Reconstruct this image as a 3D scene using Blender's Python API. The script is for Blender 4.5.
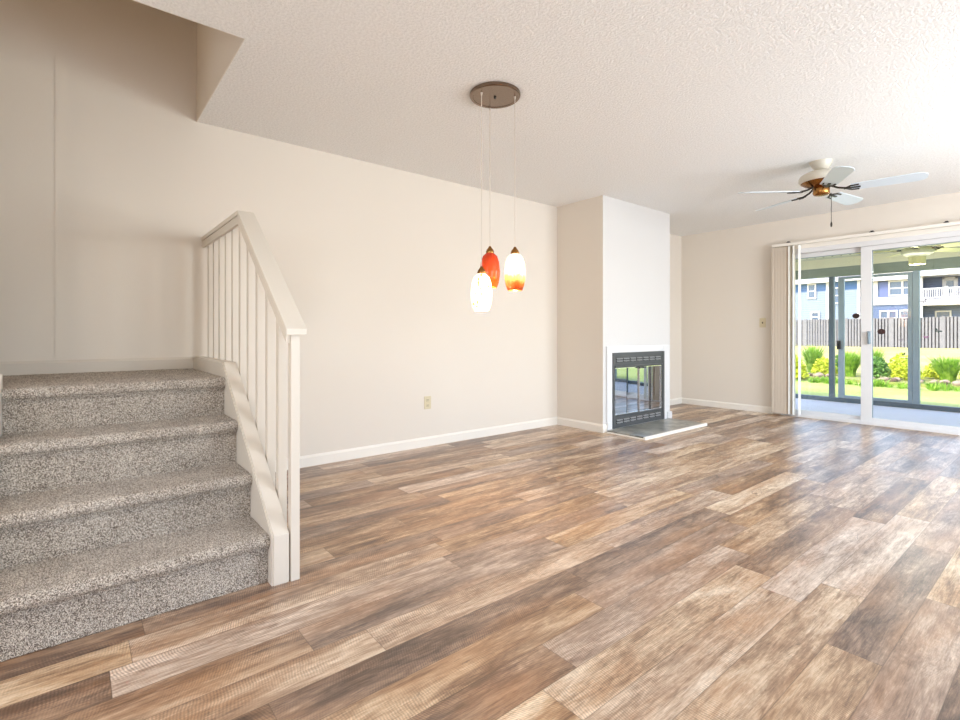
import bpy, bmesh, math, random
from mathutils import Vector, Matrix, noise as mnoise

for o in list(bpy.data.objects):
    bpy.data.objects.remove(o, do_unlink=True)
SC = bpy.context.scene
COL = SC.collection
R = math.radians
rnd = random.Random(7)

# ------------------------------------------------------------------ camera
cam = bpy.data.cameras.new('camera')
cam.sensor_width = 36.0
cam.lens = 498.93 / 960 * 36.0
cam.shift_y = -26.23 / 960
cam.clip_start = 0.05
cam.clip_end = 500
camo = bpy.data.objects.new('camera', cam)
camo.location = (0, 0, 1.016)
camo.rotation_euler = (R(90), 0, R(50.854))
COL.objects.link(camo)
SC.camera = camo

# ------------------------------------------------------------------ world, sun, fill lights, exposure
world = bpy.data.worlds.new('sky')
SC.world = world
world.use_nodes = True
wn = world.node_tree.nodes
sky = wn.new('ShaderNodeTexSky')
sky.sky_type = 'NISHITA'
sky.sun_disc = False
sky.sun_elevation = R(48)
sky.sun_rotation = R(200)
sky.air_density = 1.0
sky.dust_density = 2.0
world.node_tree.links.new(sky.outputs[0], wn['Background'].inputs[0])
wn['Background'].inputs[1].default_value = 0.70


def lamp(name, kind, loc, energy, color=(1, 1, 1), rot=(0, 0, 0), **kw):
    l = bpy.data.lights.new(name, kind)
    l.energy = energy
    l.color = color
    for k, v in kw.items():
        setattr(l, k, v)
    o = bpy.data.objects.new(name, l)
    o.location = loc
    o.rotation_euler = rot
    COL.objects.link(o)
    return o


sunl = lamp('sun', 'SUN', (0, 0, 20), 3.7, (1.0, 0.95, 0.87), angle=R(0.6))
sunl.rotation_euler = Vector((0.45, 0.72, -0.95)).to_track_quat('-Z', 'Y').to_euler()
# added fill lights set in unseen windows right of and behind the camera
FILL_COOL = (0.87, 0.935, 1.0)
lamp('window_fill', 'AREA', (1.47, 4.55, 1.35), 160, FILL_COOL, (0, R(84), 0),
     shape='RECTANGLE', size=1.6, size_y=2.6)
lamp('window_fill', 'AREA', (1.47, 1.1, 1.35), 42, FILL_COOL, (0, R(124), 0),
     shape='RECTANGLE', size=1.6, size_y=1.8)
lamp('window_fill', 'AREA', (-0.6, -3.07, 1.35), 60, (0.97, 0.975, 1.0), (R(138), 0, 0),
     shape='RECTANGLE', size=2.2, size_y=1.6)
lamp('upstairs_fill_lamp', 'POINT', (-3.35, -2.3, 4.5), 16, (1.0, 0.80, 0.58), shadow_soft_size=0.15)  # added out of view to warm and lift the upper stairwell

vs = SC.view_settings
vs.view_transform = 'Standard'
vs.look = 'None'
vs.exposure = 0.05
vs.gamma = 1.0
vs.use_curve_mapping = False
SC.cycles.use_denoising = True
SC.cycles.max_bounces = 12
SC.cycles.diffuse_bounces = 6
SC.cycles.transparent_max_bounces = 24
SC.cycles.sample_clamp_indirect = 4.0


# ------------------------------------------------------------------ material helpers
def lin(c):
    return c / 12.92 if c <= 0.04045 else ((c + 0.055) / 1.055) ** 2.4


def rgb(r, g, b):
    return (lin(r / 255), lin(g / 255), lin(b / 255), 1.0)


class NT:
    def __init__(self, name):
        self.m = bpy.data.materials.new(name)
        self.m.use_nodes = True
        self.t = self.m.node_tree
        self.n = self.t.nodes
        self.b = self.n['Principled BSDF']
        self.out = self.n['Material Output']

    def new(self, kind, **kw):
        nd = self.n.new('ShaderNode' + kind)
        for k, v in kw.items():
            setattr(nd, k, v)
        return nd

    def put(self, sock, v):
        if isinstance(v, bpy.types.NodeSocket):
            self.t.links.new(v, sock)
        else:
            sock.default_value = v

    def math(self, op, a, b=None, c=None):
        nd = self.new('Math', operation=op)
        for i, v in enumerate((a, b, c)):
            if v is not None:
                self.put(nd.inputs[i], v)
        return nd.outputs[0]

    def coord(self, which='Object'):
        return self.new('TexCoord').outputs[which]

    def comb(self, x, y, z):
        nd = self.new('CombineXYZ')
        for i, v in enumerate((x, y, z)):
            self.put(nd.inputs[i], v)
        return nd.outputs[0]

    def sep(self, v):
        nd = self.new('SeparateXYZ')
        self.put(nd.inputs[0], v)
        return nd.outputs

    def noise(self, vec, scale, detail=4, rough=0.5, dist=0.0):
        nd = self.new('TexNoise')
        self.put(nd.inputs['Vector'], vec)
        nd.inputs['Scale'].default_value = scale
        nd.inputs['Detail'].default_value = detail
        nd.inputs['Roughness'].default_value = rough
        nd.inputs['Distortion'].default_value = dist
        return nd.outputs['Fac']

    def white(self, vec):
        nd = self.new('TexWhiteNoise', noise_dimensions='3D')
        self.put(nd.inputs['Vector'], vec)
        return nd.outputs['Value']

    def ramp(self, fac, stops, interp='LINEAR'):
        nd = self.new('ValToRGB')
        cr = nd.color_ramp
        cr.interpolation = interp
        while len(cr.elements) < len(stops):
            cr.elements.new(0.5)
        for e, (p, c) in zip(cr.elements, stops):
            e.position = p
            e.color = c if len(c) == 4 else (*c, 1)
        self.put(nd.inputs[0], fac)
        return nd.outputs[0]

    def mix(self, fac, a, b, mode='MIX'):
        nd = self.new('Mix', data_type='RGBA', blend_type=mode)
        self.put(nd.inputs[0], fac)
        self.put(nd.inputs[6], a)
        self.put(nd.inputs[7], b)
        return nd.outputs[2]

    def bump(self, height, strength, distance=0.002):
        nd = self.new('Bump')
        nd.inputs['Strength'].default_value = strength
        nd.inputs['Distance'].default_value = distance
        self.put(nd.inputs['Height'], height)
        self.put(self.b.inputs['Normal'], nd.outputs[0])

    def set(self, **kw):
        for k, v in kw.items():
            self.put(self.b.inputs[k.replace('_', ' ')], v)
        return self


def g3(v):
    return (v, v, v, 1)


def plain(name, c, rough=0.5, metal=0.0, spec=0.5, vary=0.0, scale=8.0, bump=0.0, bscale=200.0):
    t = NT(name)
    t.set(Base_Color=c, Roughness=rough, Metallic=metal)
    t.b.inputs['Specular IOR Level'].default_value = spec
    co = t.coord()
    if vary:
        n = t.noise(co, scale, 3)
        t.put(t.b.inputs['Base Color'],
              t.mix(n, tuple(x * (1 - vary) for x in c[:3]) + (1,), tuple(min(1, x * (1 + vary)) for x in c[:3]) + (1,)))
    if bump:
        t.bump(t.noise(co, bscale, 3, 0.6), bump)
    return t.m


def m_wall(name, c, bump=0.25):
    return plain(name, c, 0.75, spec=0.25, vary=0.012, scale=1.7, bump=bump, bscale=130)


def m_floor():
    t = NT('vinyl_plank_floor')
    co = t.coord()
    x, y, z = t.sep(co)
    u = t.math('DIVIDE', t.math('ADD', x, 20.0 * 0.1465 + 0.552), 0.1465)
    row = t.math('FLOOR', u)
    fu = t.math('SUBTRACT', u, row)
    off = t.white(t.comb(row, 3.7, 1.3))
    v = t.math('ADD', t.math('DIVIDE', y, 1.22), t.math('MULTIPLY', off, 7.0))
    colm = t.math('FLOOR', v)
    fv = t.math('SUBTRACT', v, colm)
    pid = t.white(t.comb(row, colm, 0.5))
    pid2 = t.white(t.comb(row, colm, 9.5))
    pid3 = t.white(t.comb(row, colm, 21.5))
    ox = t.math('MULTIPLY', pid, 41.0)
    oy = t.math('MULTIPLY', pid2, 37.0)
    px = t.math('ADD', x, ox)
    py = t.math('ADD', y, oy)
    # broad streaky blotches running along the plank
    g1 = t.noise(t.comb(t.math('MULTIPLY', px, 10.0), t.math('MULTIPLY', py, 1.7), pid3), 1.0, 6, 0.65, 0.5)
    # grain
    g2 = t.noise(t.comb(t.math('MULTIPLY', px, 60.0), t.math('MULTIPLY', py, 5.0), pid3), 1.0, 8, 0.75, 0.6)
    # fine fibres
    g3_ = t.noise(t.comb(t.math('MULTIPLY', px, 260.0), t.math('MULTIPLY', py, 16.0), pid3), 1.0, 5, 0.75, 0.2)
    # saw marks across the plank, at a slant that changes from plank to plank
    slant = t.math('MULTIPLY', t.math('SUBTRACT', pid2, 0.5), 130.0)
    wob = t.noise(t.comb(t.math('MULTIPLY', px, 14.0), t.math('MULTIPLY', py, 9.0), pid), 1.0, 2)
    ph = t.math('ADD', t.math('ADD', t.math('MULTIPLY', py, 118.0), t.math('MULTIPLY', px, slant)), t.math('MULTIPLY', wob, 2.6))
    wv = t.math('SINE', t.math('MULTIPLY', ph, 6.2832))
    wn_ = t.noise(t.comb(t.math('MULTIPLY', px, 55.0), t.math('MULTIPLY', py, 60.0), pid3), 1.0, 3, 0.7)
    ws = t.math('ADD', t.math('MULTIPLY', wv, 0.22), wn_)
    sawmask = t.ramp(t.noise(t.comb(t.math('MULTIPLY', px, 8.0), t.math('MULTIPLY', py, 3.0), pid2), 1.0, 3),
                     [(0.42, g3(0.12)), (0.58, g3(1))])
    g4 = t.noise(t.comb(t.math('MULTIPLY', px, 16.0), t.math('MULTIPLY', py, 4.5), pid), 1.0, 5, 0.7, 1.6)
    tone = t.math('MULTIPLY', g1, 1.15)
    tone = t.math('ADD', tone, t.math('MULTIPLY', t.math('SUBTRACT', g4, 0.5), 0.55))
    tone = t.math('ADD', tone, t.math('MULTIPLY', t.math('SUBTRACT', g2, 0.5), 0.75))
    tone = t.math('ADD', tone, t.math('MULTIPLY', t.math('SUBTRACT', g3_, 0.5), 0.55))
    tone = t.math('ADD', tone, t.math('MULTIPLY', t.math('SUBTRACT', pid, 0.5), 0.36))
    tone = t.math('SUBTRACT', tone, 0.075)
    c = t.ramp(tone, [(0.14, rgb(80, 58, 44)), (0.32, rgb(124, 94, 70)), (0.50, rgb(166, 135, 104)),
                      (0.64, rgb(198, 170, 137)), (0.84, rgb(226, 207, 180))])
    grey = t.ramp(tone, [(0.12, rgb(90, 76, 68)), (0.5, rgb(168, 147, 132)), (0.86, rgb(226, 211, 198))])
    c = t.mix(t.ramp(pid3, [(0.2, g3(0.0)), (0.9, g3(0.8))]), c, grey)
    warm = t.ramp(t.noise(t.comb(t.math('MULTIPLY', px, 7.0), t.math('MULTIPLY', py, 1.6), pid), 1.0, 3),
                  [(0.46, g3(0)), (0.70, g3(0.42))])
    c = t.mix(warm, c, rgb(172, 122, 76))
    sd = t.math('MULTIPLY', t.math('MULTIPLY', t.math('SUBTRACT', ws, 0.5), sawmask), 0.85)
    c = t.mix(1.0, c, t.ramp(t.math('ADD', sd, 0.5), [(0.0, g3(0.45)), (0.5, g3(1.0)), (1.0, g3(1.5))]), 'MULTIPLY')
    # thin dark fibres running with the grain
    st = t.noise(t.comb(t.math('MULTIPLY', px, 46.0), t.math('MULTIPLY', py, 2.6), pid), 1.0, 3, 0.6, 0.3)
    stm = t.math('SUBTRACT', 1.0, t.math('MULTIPLY', t.math('ABSOLUTE', t.math('SUBTRACT', st, 0.5)), 26.0))
    stm = t.math('MULTIPLY', t.math('MAXIMUM', stm, 0.0), t.ramp(g1, [(0.35, g3(0.55)), (0.62, g3(0.12))]))
    c = t.mix(stm, c, rgb(92, 68, 50))
    # dark cracks and knots
    ck = t.noise(t.comb(t.math('MULTIPLY', px, 14.0), t.math('MULTIPLY', py, 2.0), pid2), 1.0, 6, 0.65, 1.5)
    ckm = t.math('SUBTRACT', 1.0, t.math('MULTIPLY', t.math('ABSOLUTE', t.math('SUBTRACT', ck, 0.68)), 60.0))
    ckm = t.math('MULTIPLY', t.math('MAXIMUM', ckm, 0.0), 0.65)
    c = t.mix(ckm, c, rgb(66, 48, 36))
    # joints
    ju = t.math('MINIMUM', fu, t.math('SUBTRACT', 1.0, fu))
    jv = t.math('MULTIPLY', t.math('MINIMUM', fv, t.math('SUBTRACT', 1.0, fv)), 1.22 / 0.1465)
    j = t.math('MINIMUM', ju, jv)
    jm = t.ramp(j, [(0.003, g3(0.55)), (0.014, g3(0))])
    c = t.mix(jm, c, rgb(74, 56, 42))
    t.set(Base_Color=c)
    t.put(t.b.inputs['Roughness'], t.math('ADD', t.math('MULTIPLY', g2, 0.10), 0.27))
    t.b.inputs['Specular IOR Level'].default_value = 0.75
    h = t.math('SUBTRACT', t.math('MULTIPLY', g2, 0.6), jm)
    h = t.math('ADD', h, t.math('MULTIPLY', sd, 0.8))
    t.bump(h, 0.15, 0.0010)
    return t.m


def m_popcorn():
    t = NT('textured_ceiling')
    co = t.coord()
    n = t.noise(co, 75, 3, 0.6)
    v = t.ramp(n, [(0.35, g3(0)), (0.65, g3(1))])
    t.set(Base_Color=t.mix(v, rgb(232, 232, 231), rgb(244, 244, 243)), Roughness=0.95)  # stipple hollows tinted darker, their occlusion put into the colour
    t.b.inputs['Specular IOR Level'].default_value = 0.05
    t.bump(v, 0.5, 0.005)
    return t.m


def m_carpet():
    t = NT('speckled_carpet')
    co = t.coord()
    a = t.noise(co, 300.0, 2, 0.7)
    vo = t.new('TexVoronoi', feature='F1')
    t.put(vo.inputs['Vector'], co)
    vo.inputs['Scale'].default_value = 380.0
    cell = t.sep(vo.outputs['Color'])[0]
    f = t.math('ADD', t.math('MULTIPLY', a, 0.75), t.math('MULTIPLY', cell, 0.45))
    big = t.noise(co, 9.0, 3)
    f = t.math('ADD', f, t.math('MULTIPLY', t.math('SUBTRACT', big, 0.5), 0.16))
    c = t.ramp(f, [(0.34, rgb(70, 60, 52)), (0.47, rgb(128, 116, 105)), (0.61, rgb(174, 162, 149)),
                   (0.78, rgb(228, 219, 206))])
    t.set(Base_Color=c, Roughness=0.95)
    t.b.inputs['Specular IOR Level'].default_value = 0.1
    t.b.inputs['Sheen Weight'].default_value = 0.15
    t.bump(f, 0.9, 0.006)
    return t.m


def m_glass(name, tint=(1, 1, 1), refl=1.0):
    t = NT(name)
    tr = t.new('BsdfTransparent')
    tr.inputs[0].default_value = (*tint, 1)
    gl = t.new('BsdfGlossy')
    gl.inputs['Roughness'].default_value = 0.0
    fr = t.new('Fresnel')
    fr.inputs[0].default_value = 1.5
    mx = t.new('MixShader')
    t.put(mx.inputs[0], t.math('MULTIPLY', fr.outputs[0], refl))
    t.put(mx.inputs[1], tr.outputs[0])
    t.put(mx.inputs[2], gl.outputs[0])
    t.put(t.out.inputs['Surface'], mx.outputs[0])
    return t.m


def m_shade(name, stops, strength, spk=None, thru=0.0):
    """lit art-glass shade: colour runs from the bottom (0) to the top (1)"""
    t = NT(name)
    co = t.coord('Generated')
    z = t.sep(co)[2]
    n = t.noise(co, 5.0, 4, 0.6, 0.8)
    f = t.math('ADD', z, t.math('MULTIPLY', t.math('SUBTRACT', n, 0.5), 0.30))
    c = t.ramp(f, stops)
    if spk:
        s = t.noise(t.comb(*[t.math('MULTIPLY', q, k) for q, k in zip(t.sep(co), (5, 5, 4))]), 1.0, 3, 0.6)
        c = t.mix(t.ramp(s, [(0.56, g3(0)), (0.66, g3(0.9))]), c, spk)
    t.set(Base_Color=c, Roughness=0.08)
    t.put(t.b.inputs['Emission Color'], c)
    t.b.inputs['Emission Strength'].default_value = strength
    if thru:
        tr = t.new('BsdfTransparent')
        t.put(tr.inputs[0], c)
        mx = t.new('MixShader')
        mx.inputs[0].default_value = thru
        t.put(mx.inputs[1], t.b.outputs[0])
        t.put(mx.inputs[2], tr.outputs[0])
        t.put(t.out.inputs['Surface'], mx.outputs[0])
    return t.m


def m_slots(name, c, c2, period, duty):
    t = NT(name)
    co = t.coord()
    z = t.sep(co)[2]
    f = t.math('FRACT', t.math('DIVIDE', z, period))
    t.set(Base_Color=t.mix(t.math('LESS_THAN', f, duty), c, c2), Roughness=0.6)
    t.bump(f, 0.6, 0.02)
    return t.m


def m_lawn():
    t = NT('lawn_grass')
    co = t.coord()
    a = t.noise(co, 0.35, 4)
    b = t.noise(co, 14.0, 5, 0.7)
    f = t.math('ADD', t.math('MULTIPLY', a, 0.6), t.math('MULTIPLY', b, 0.5))
    y = t.sep(co)[1]
    c = t.ramp(f, [(0.30, rgb(126, 146, 70)), (0.5, rgb(172, 184, 104)), (0.7, rgb(206, 208, 140))])
    dry = t.ramp(f, [(0.30, rgb(170, 156, 88)), (0.7, rgb(214, 198, 134))])
    c = t.mix(t.ramp(t.math('DIVIDE', y, 60.0), [(0.28, g3(0)), (0.42, g3(0.8))]), c, dry)
    t.set(Base_Color=c, Roughness=0.9)
    t.b.inputs['Specular IOR Level'].default_value = 0.1
    t.bump(b, 0.8, 0.03)
    return t.m


def m_leaf(name, c1, c2, c3):
    t = NT(name)
    co = t.coord()
    f = t.noise(co, 9.0, 2)
    t.set(Base_Color=t.ramp(f, [(0.3, c1), (0.5, c2), (0.7, c3)]), Roughness=0.6)
    tr = t.new('BsdfTranslucent')
    t.put(tr.inputs[0], t.ramp(f, [(0.3, c1), (0.5, c2), (0.7, c3)]))
    mx = t.new('MixShader')
    mx.inputs[0].default_value = 0.35
    t.put(mx.inputs[1], t.b.outputs[0])
    t.put(mx.inputs[2], tr.outputs[0])
    t.put(t.out.inputs['Surface'], mx.outputs[0])
    return t.m


def m_stone():
    t = NT('hearth_slate')
    co = t.coord()
    n = t.noise(co, 7.0, 6, 0.65, 0.6)
    c = t.ramp(n, [(0.3, rgb(98, 98, 92)), (0.5, rgb(138, 137, 128)), (0.7, rgb(178, 174, 162))])
    x, y, z = t.sep(co)
    gx = t.math('FRACT', t.math('DIVIDE', t.math('ADD', y, 10.0), 0.31))
    gy = t.math('FRACT', t.math('DIVIDE', t.math('ADD', x, 10.0), 0.31))
    gm = t.math('MAXIMUM', t.math('LESS_THAN', gx, 0.02), t.math('LESS_THAN', gy, 0.02))
    c = t.mix(t.math('MULTIPLY', gm, 0.6), c, rgb(92, 92, 88))
    t.set(Base_Color=c, Roughness=0.3)
    t.bump(n, 0.2, 0.002)
    return t.m


def m_brushed(name, c, rough=0.3):
    t = NT(name)
    co = t.coord()
    x, y, z = t.sep(co)
    an = t.math('ARCTAN2', y, x)
    n = t.noise(t.comb(t.math('MULTIPLY', an, 3.0), 0.0, 0.0), 2.0, 2)
    c2 = t.mix(n, tuple(q * 0.75 for q in c[:3]) + (1,), c)  # radial streaks of reflected light painted into the metal's colour
    t.set(Base_Color=c2, Roughness=rough, Metallic=1.0)
    return t.m


M = dict(
    wall=m_wall('painted_wall', rgb(226, 218, 207)),
    wallwhite=m_wall('whitened_wall', rgb(214, 212, 210)),
    ceil=m_popcorn(),
    trim=plain('trim_paint', rgb(238, 233, 224), 0.35, vary=0.01),
    rail=plain('stair_paint', rgb(214, 206, 194), 0.4, vary=0.02, scale=4),
    floor=m_floor(), carpet=m_carpet(),
    vinyl=plain('white_vinyl', rgb(222, 222, 223), 0.35, vary=0.01),
    vane=plain('beige_blind_vane', rgb(204, 190, 172), 0.5, vary=0.03, scale=20),
    vanew=plain('white_blind_vane', rgb(246, 244, 238), 0.5, vary=0.01, scale=20),
    glass=m_glass('door_glass', (0.985, 0.995, 0.99)),
    black=plain('black_metal', rgb(84, 86, 88), 0.42, metal=0.3, vary=0.1, scale=30),
    louver=plain('grey_louver', rgb(150, 152, 154), 0.4, metal=0.4, vary=0.05),
    dark=plain('black_slot', rgb(18, 18, 19), 0.7, vary=0.1),
    chrome=plain('chrome_trim', rgb(220, 222, 224), 0.18, metal=1.0, vary=0.02),
    smoke=plain('smoked_mirror_glass', rgb(186, 193, 202), 0.02, metal=1.0, vary=0.01),
    hearth=m_stone(),
    nickel=m_brushed('brushed_nickel', rgb(142, 122, 106), 0.25),
    nickel2=plain('satin_nickel', rgb(178, 166, 152), 0.3, metal=1.0, vary=0.03),
    cord=plain('clear_cord', rgb(206, 196, 184), 0.35, vary=0.05, scale=60),
    cream=plain('cream_enamel', rgb(202, 195, 180), 0.3, vary=0.02),
    brass=plain('antique_brass', rgb(158, 112, 62), 0.25, metal=1.0, vary=0.12, scale=20),
    bronze=plain('dark_bronze', rgb(52, 46, 40), 0.4, metal=0.5, vary=0.1, scale=20),
    blade=plain('white_fan_blade', rgb(208, 219, 228), 0.35, vary=0.01, scale=6),  # bluish sky reflection tinted into the white blades
    ivory=plain('ivory_plastic', rgb(212, 200, 168), 0.35, vary=0.02),
    ivorydark=plain('ivory_slot', rgb(96, 86, 66), 0.5, vary=0.05),
    slab=plain('porch_concrete', rgb(230, 226, 240), 0.8, vary=0.05, scale=3, bump=0.3),
    porch=plain('porch_paint', rgb(198, 198, 170), 0.7, vary=0.04, scale=2),
    porchlight=plain('porch_trim_paint', rgb(222, 220, 190), 0.6, vary=0.03),
    beam=plain('green_grey_beam_paint', rgb(128, 140, 128), 0.6, vary=0.06),
    alum=plain('grey_aluminium', rgb(140, 156, 168), 0.45, metal=0.3, vary=0.05),
    alumdark=plain('dark_aluminium', rgb(84, 100, 112), 0.45, metal=0.3, vary=0.05),
    lawn=m_lawn(),
    mulch=plain('mulch_bed', rgb(148, 148, 84), 0.95, vary=0.3, scale=12, bump=0.8, bscale=40),
    rock=plain('pale_rock', rgb(158, 138, 120), 0.9, vary=0.2, scale=6, bump=0.5, bscale=30),
    rock2=plain('brown_rock', rgb(96, 78, 64), 0.9, vary=0.25, scale=6, bump=0.5, bscale=30),
    grass1=m_leaf('bright_blades', rgb(92, 140, 34), rgb(140, 184, 52), rgb(182, 210, 90)),
    grass2=m_leaf('yellow_leaves', rgb(150, 166, 30), rgb(196, 204, 44), rgb(224, 224, 84)),
    grass3=m_leaf('mid_leaves', rgb(64, 108, 44), rgb(102, 146, 62), rgb(140, 178, 92)),
    fence=plain('weathered_grey_wood', rgb(128, 126, 130), 0.9, vary=0.25, scale=3, bump=0.3, bscale=30),
    fenceshade=plain('shaded_weathered_wood', rgb(64, 62, 68), 0.9, vary=0.2, scale=3),  # same fence wood, darkened for the shade behind the front pickets
    siding=m_slots('blue_grey_siding', rgb(136, 149, 168), rgb(112, 126, 146), 0.18, 0.14),
    sidingd=m_slots('slate_blue_siding', rgb(92, 108, 140), rgb(74, 88, 118), 0.18, 0.14),
    sidingb=m_slots('blue_frieze_siding', rgb(70, 104, 150), rgb(56, 86, 130), 0.18, 0.14),
    sidingg=m_slots('grey_siding', rgb(142, 144, 158), rgb(120, 122, 138), 0.18, 0.14),
    hwhite=plain('white_house_trim', rgb(206, 203, 206), 0.6, vary=0.02),
    roof=plain('grey_roof_shingle', rgb(170, 164, 170), 0.9, vary=0.1, scale=4),
    hglass=plain('house_window_glass', rgb(70, 92, 120), 0.1, vary=0.2, scale=1),
    shutter=plain('blue_shutter', rgb(96, 106, 150), 0.6, vary=0.05),
    decal=plain('brown_oval_decal', rgb(56, 32, 30), 0.5, vary=0.15, scale=40),
    decalp=plain('purple_decal', rgb(140, 84, 130), 0.5, vary=0.2, scale=60),
    decalg=plain('dark_green_decal', rgb(44, 66, 60), 0.5, vary=0.3, scale=60),
    decalt=plain('grey_decal', rgb(120, 116, 124), 0.5, vary=0.2, scale=60),
    canvas=plain('frosted_light_shade', rgb(232, 228, 170), 0.5, vary=0.05),
    shade_white=m_shade('white_art_glass', [(0.0, rgb(255, 236, 190)), (0.2, rgb(255, 250, 232)), (1.0, rgb(255, 246, 226))],
                        1.4, spk=rgb(214, 130, 40), thru=0.22),
    shade_red=m_shade('red_art_glass', [(0.0, rgb(226, 120, 40)), (0.35, rgb(214, 84, 30)), (1.0, rgb(176, 46, 18))], 0.36, thru=0.10),
    shade_amber=m_shade('amber_art_glass', [(0.02, rgb(140, 62, 20)), (0.16, rgb(206, 112, 44)), (0.36, rgb(246, 196, 120)),
                                            (0.5, rgb(255, 246, 226)), (1.0, rgb(255, 250, 240))], 1.2, thru=0.22),
    diffuser=m_shade('lit_diffuser', [(0, rgb(255, 240, 214)), (1, rgb(255, 240, 214))], 2.0),
    bulb=m_shade('lit_bulb', [(0, rgb(255, 240, 210)), (1, rgb(255, 240, 210))], 6.0),
)


# ------------------------------------------------------------------ geometry helpers
class MB:
    def __init__(self):
        self.b = bmesh.new()

    def box(self, x0, x1, y0, y1, z0, z1, bev=0.0, seg=2):
        v = [self.b.verts.new((x, y, z)) for x in (x0, x1) for y in (y0, y1) for z in (z0, z1)]
        fs = [self.b.faces.new([v[i] for i in q]) for q in
              ((0, 1, 3, 2), (4, 6, 7, 5), (0, 4, 5, 1), (2, 3, 7, 6), (0, 2, 6, 4), (1, 5, 7, 3))]
        if bev:
            es = list({e for f in fs for e in f.edges})
            bmesh.ops.bevel(self.b, geom=es, offset=bev, segments=seg, profile=0.5, affect='EDGES')
        return self

    def prism(self, pts, axis, a, b, bev=0.0):
        """polygon pts in the plane across `axis`, pushed from a to b along it"""
        def P(p, t):
            return {'x': (t, p[0], p[1]), 'y': (p[0], t, p[1]), 'z': (p[0], p[1], t)}[axis]
        va = [self.b.verts.new(P(p, a)) for p in pts]
        vb = [self.b.verts.new(P(p, b)) for p in pts]
        fs = [self.b.faces.new(va), self.b.faces.new(vb[::-1])]
        n = len(pts)
        for i in range(n):
            j = (i + 1) % n
            fs.append(self.b.faces.new((va[j], va[i], vb[i], vb[j])))
        bmesh.ops.recalc_face_normals(self.b, faces=fs)
        if bev:
            es = list({e for f in fs for e in f.edges})
            bmesh.ops.bevel(self.b, geom=es, offset=bev, segments=2, profile=0.5, affect='EDGES')
        return self

    def tube(self, p, q, r0, r1=None, n=12):
        r1 = r0 if r1 is None else r1
        p, q = Vector(p), Vector(q)
        d = (q - p)
        rot = d.to_track_quat('Z', 'Y').to_matrix().to_4x4()
        mat = Matrix.Translation((p + q) / 2) @ rot
        bmesh.ops.create_cone(self.b, cap_ends=True, segments=n, radius1=r0, radius2=r1, depth=d.length, matrix=mat)
        return self

    def path(self, pts, r, n=8):
        for a, b in zip(pts, pts[1:]):
            self.tube(a, b, r, n=n)
        return self

    def lathe(self, prof, n=32, c=(0, 0, 0), close=True):
        rings = []
        for r, z in prof:
            if r < 1e-5:
                rings.append([self.b.verts.new((c[0], c[1], c[2] + z))])
            else:
                rings.append([self.b.verts.new((c[0] + r * math.cos(2 * math.pi * i / n), c[1] + r * math.sin(2 * math.pi * i / n), c[2] + z))
                              for i in range(n)])
        fs = []
        for A, B in zip(rings, rings[1:]):
            for i in range(n):
                j = (i + 1) % n
                if len(A) == 1 and len(B) == 1:
                    continue
                if len(A) == 1:
                    fs.append(self.b.faces.new((A[0], B[i], B[j])))
                elif len(B) == 1:
                    fs.append(self.b.faces.new((A[i], B[0], A[j])))
                else:
                    fs.append(self.b.faces.new((A[i], B[i], B[j], A[j])))
        bmesh.ops.recalc_face_normals(self.b, faces=fs)
        return self

    def ball(self, c, r, sub=2, sc=(1, 1, 1)):
        mat = Matrix.Translation(c) @ Matrix.Diagonal((*sc, 1))
        bmesh.ops.create_icosphere(self.b, subdivisions=sub, radius=r, matrix=mat)
        return self

    def quad(self, a, b, c, d):
        self.b.faces.new([self.b.verts.new(p) for p in (a, b, c, d)])
        return self

    def build(self, name, mat, parent=None, smooth=False, mod=None, **props):
        me = bpy.data.meshes.new(name)
        if smooth:
            for f in self.b.faces:
                f.smooth = True
            lim = R(40)
            for e in self.b.edges:
                if len(e.link_faces) == 2 and e.calc_face_angle(0) > lim:
                    e.smooth = False
        self.b.to_mesh(me)
        self.b.free()
        me.materials.append(mat)
        o = bpy.data.objects.new(name, me)
        COL.objects.link(o)
        if parent is not None:
            o.parent = parent
        for k, v in props.items():
            o[k] = v
        return o


def thing(name, label, cat, loc=(0, 0, 0), rz=0.0, group=None):
    o = bpy.data.objects.new(name, None)
    o.empty_display_size = 0.1
    o.location = loc
    o.rotation_euler = (0, 0, rz)
    o['label'] = label
    o['category'] = cat
    if group:
        o['group'] = group
    COL.objects.link(o)
    return o


def tag(o, label, cat, group=None):
    o['label'] = label
    o['category'] = cat
    if group:
        o['group'] = group
    return o


def struct(name, mb, mat, parent=None, smooth=False):
    o = mb.build(name, mat, parent, smooth)
    if parent is None:
        o['kind'] = 'structure'
    return o


def sempty(name):
    o = bpy.data.objects.new(name, None)
    o['kind'] = 'structure'
    COL.objects.link(o)
    return o


# ------------------------------------------------------------------ room shell (metres; camera stands over 0,0)
XL, XR, YB, YF, H, HU = -3.801, 1.40, -3.0, 6.895, 2.44, 4.88
YC0, YC1, XC = 4.214, 5.497, -3.177            # chimney breast
SX, SY = -2.585, 0.641                         # stair opening in the ceiling

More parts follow.
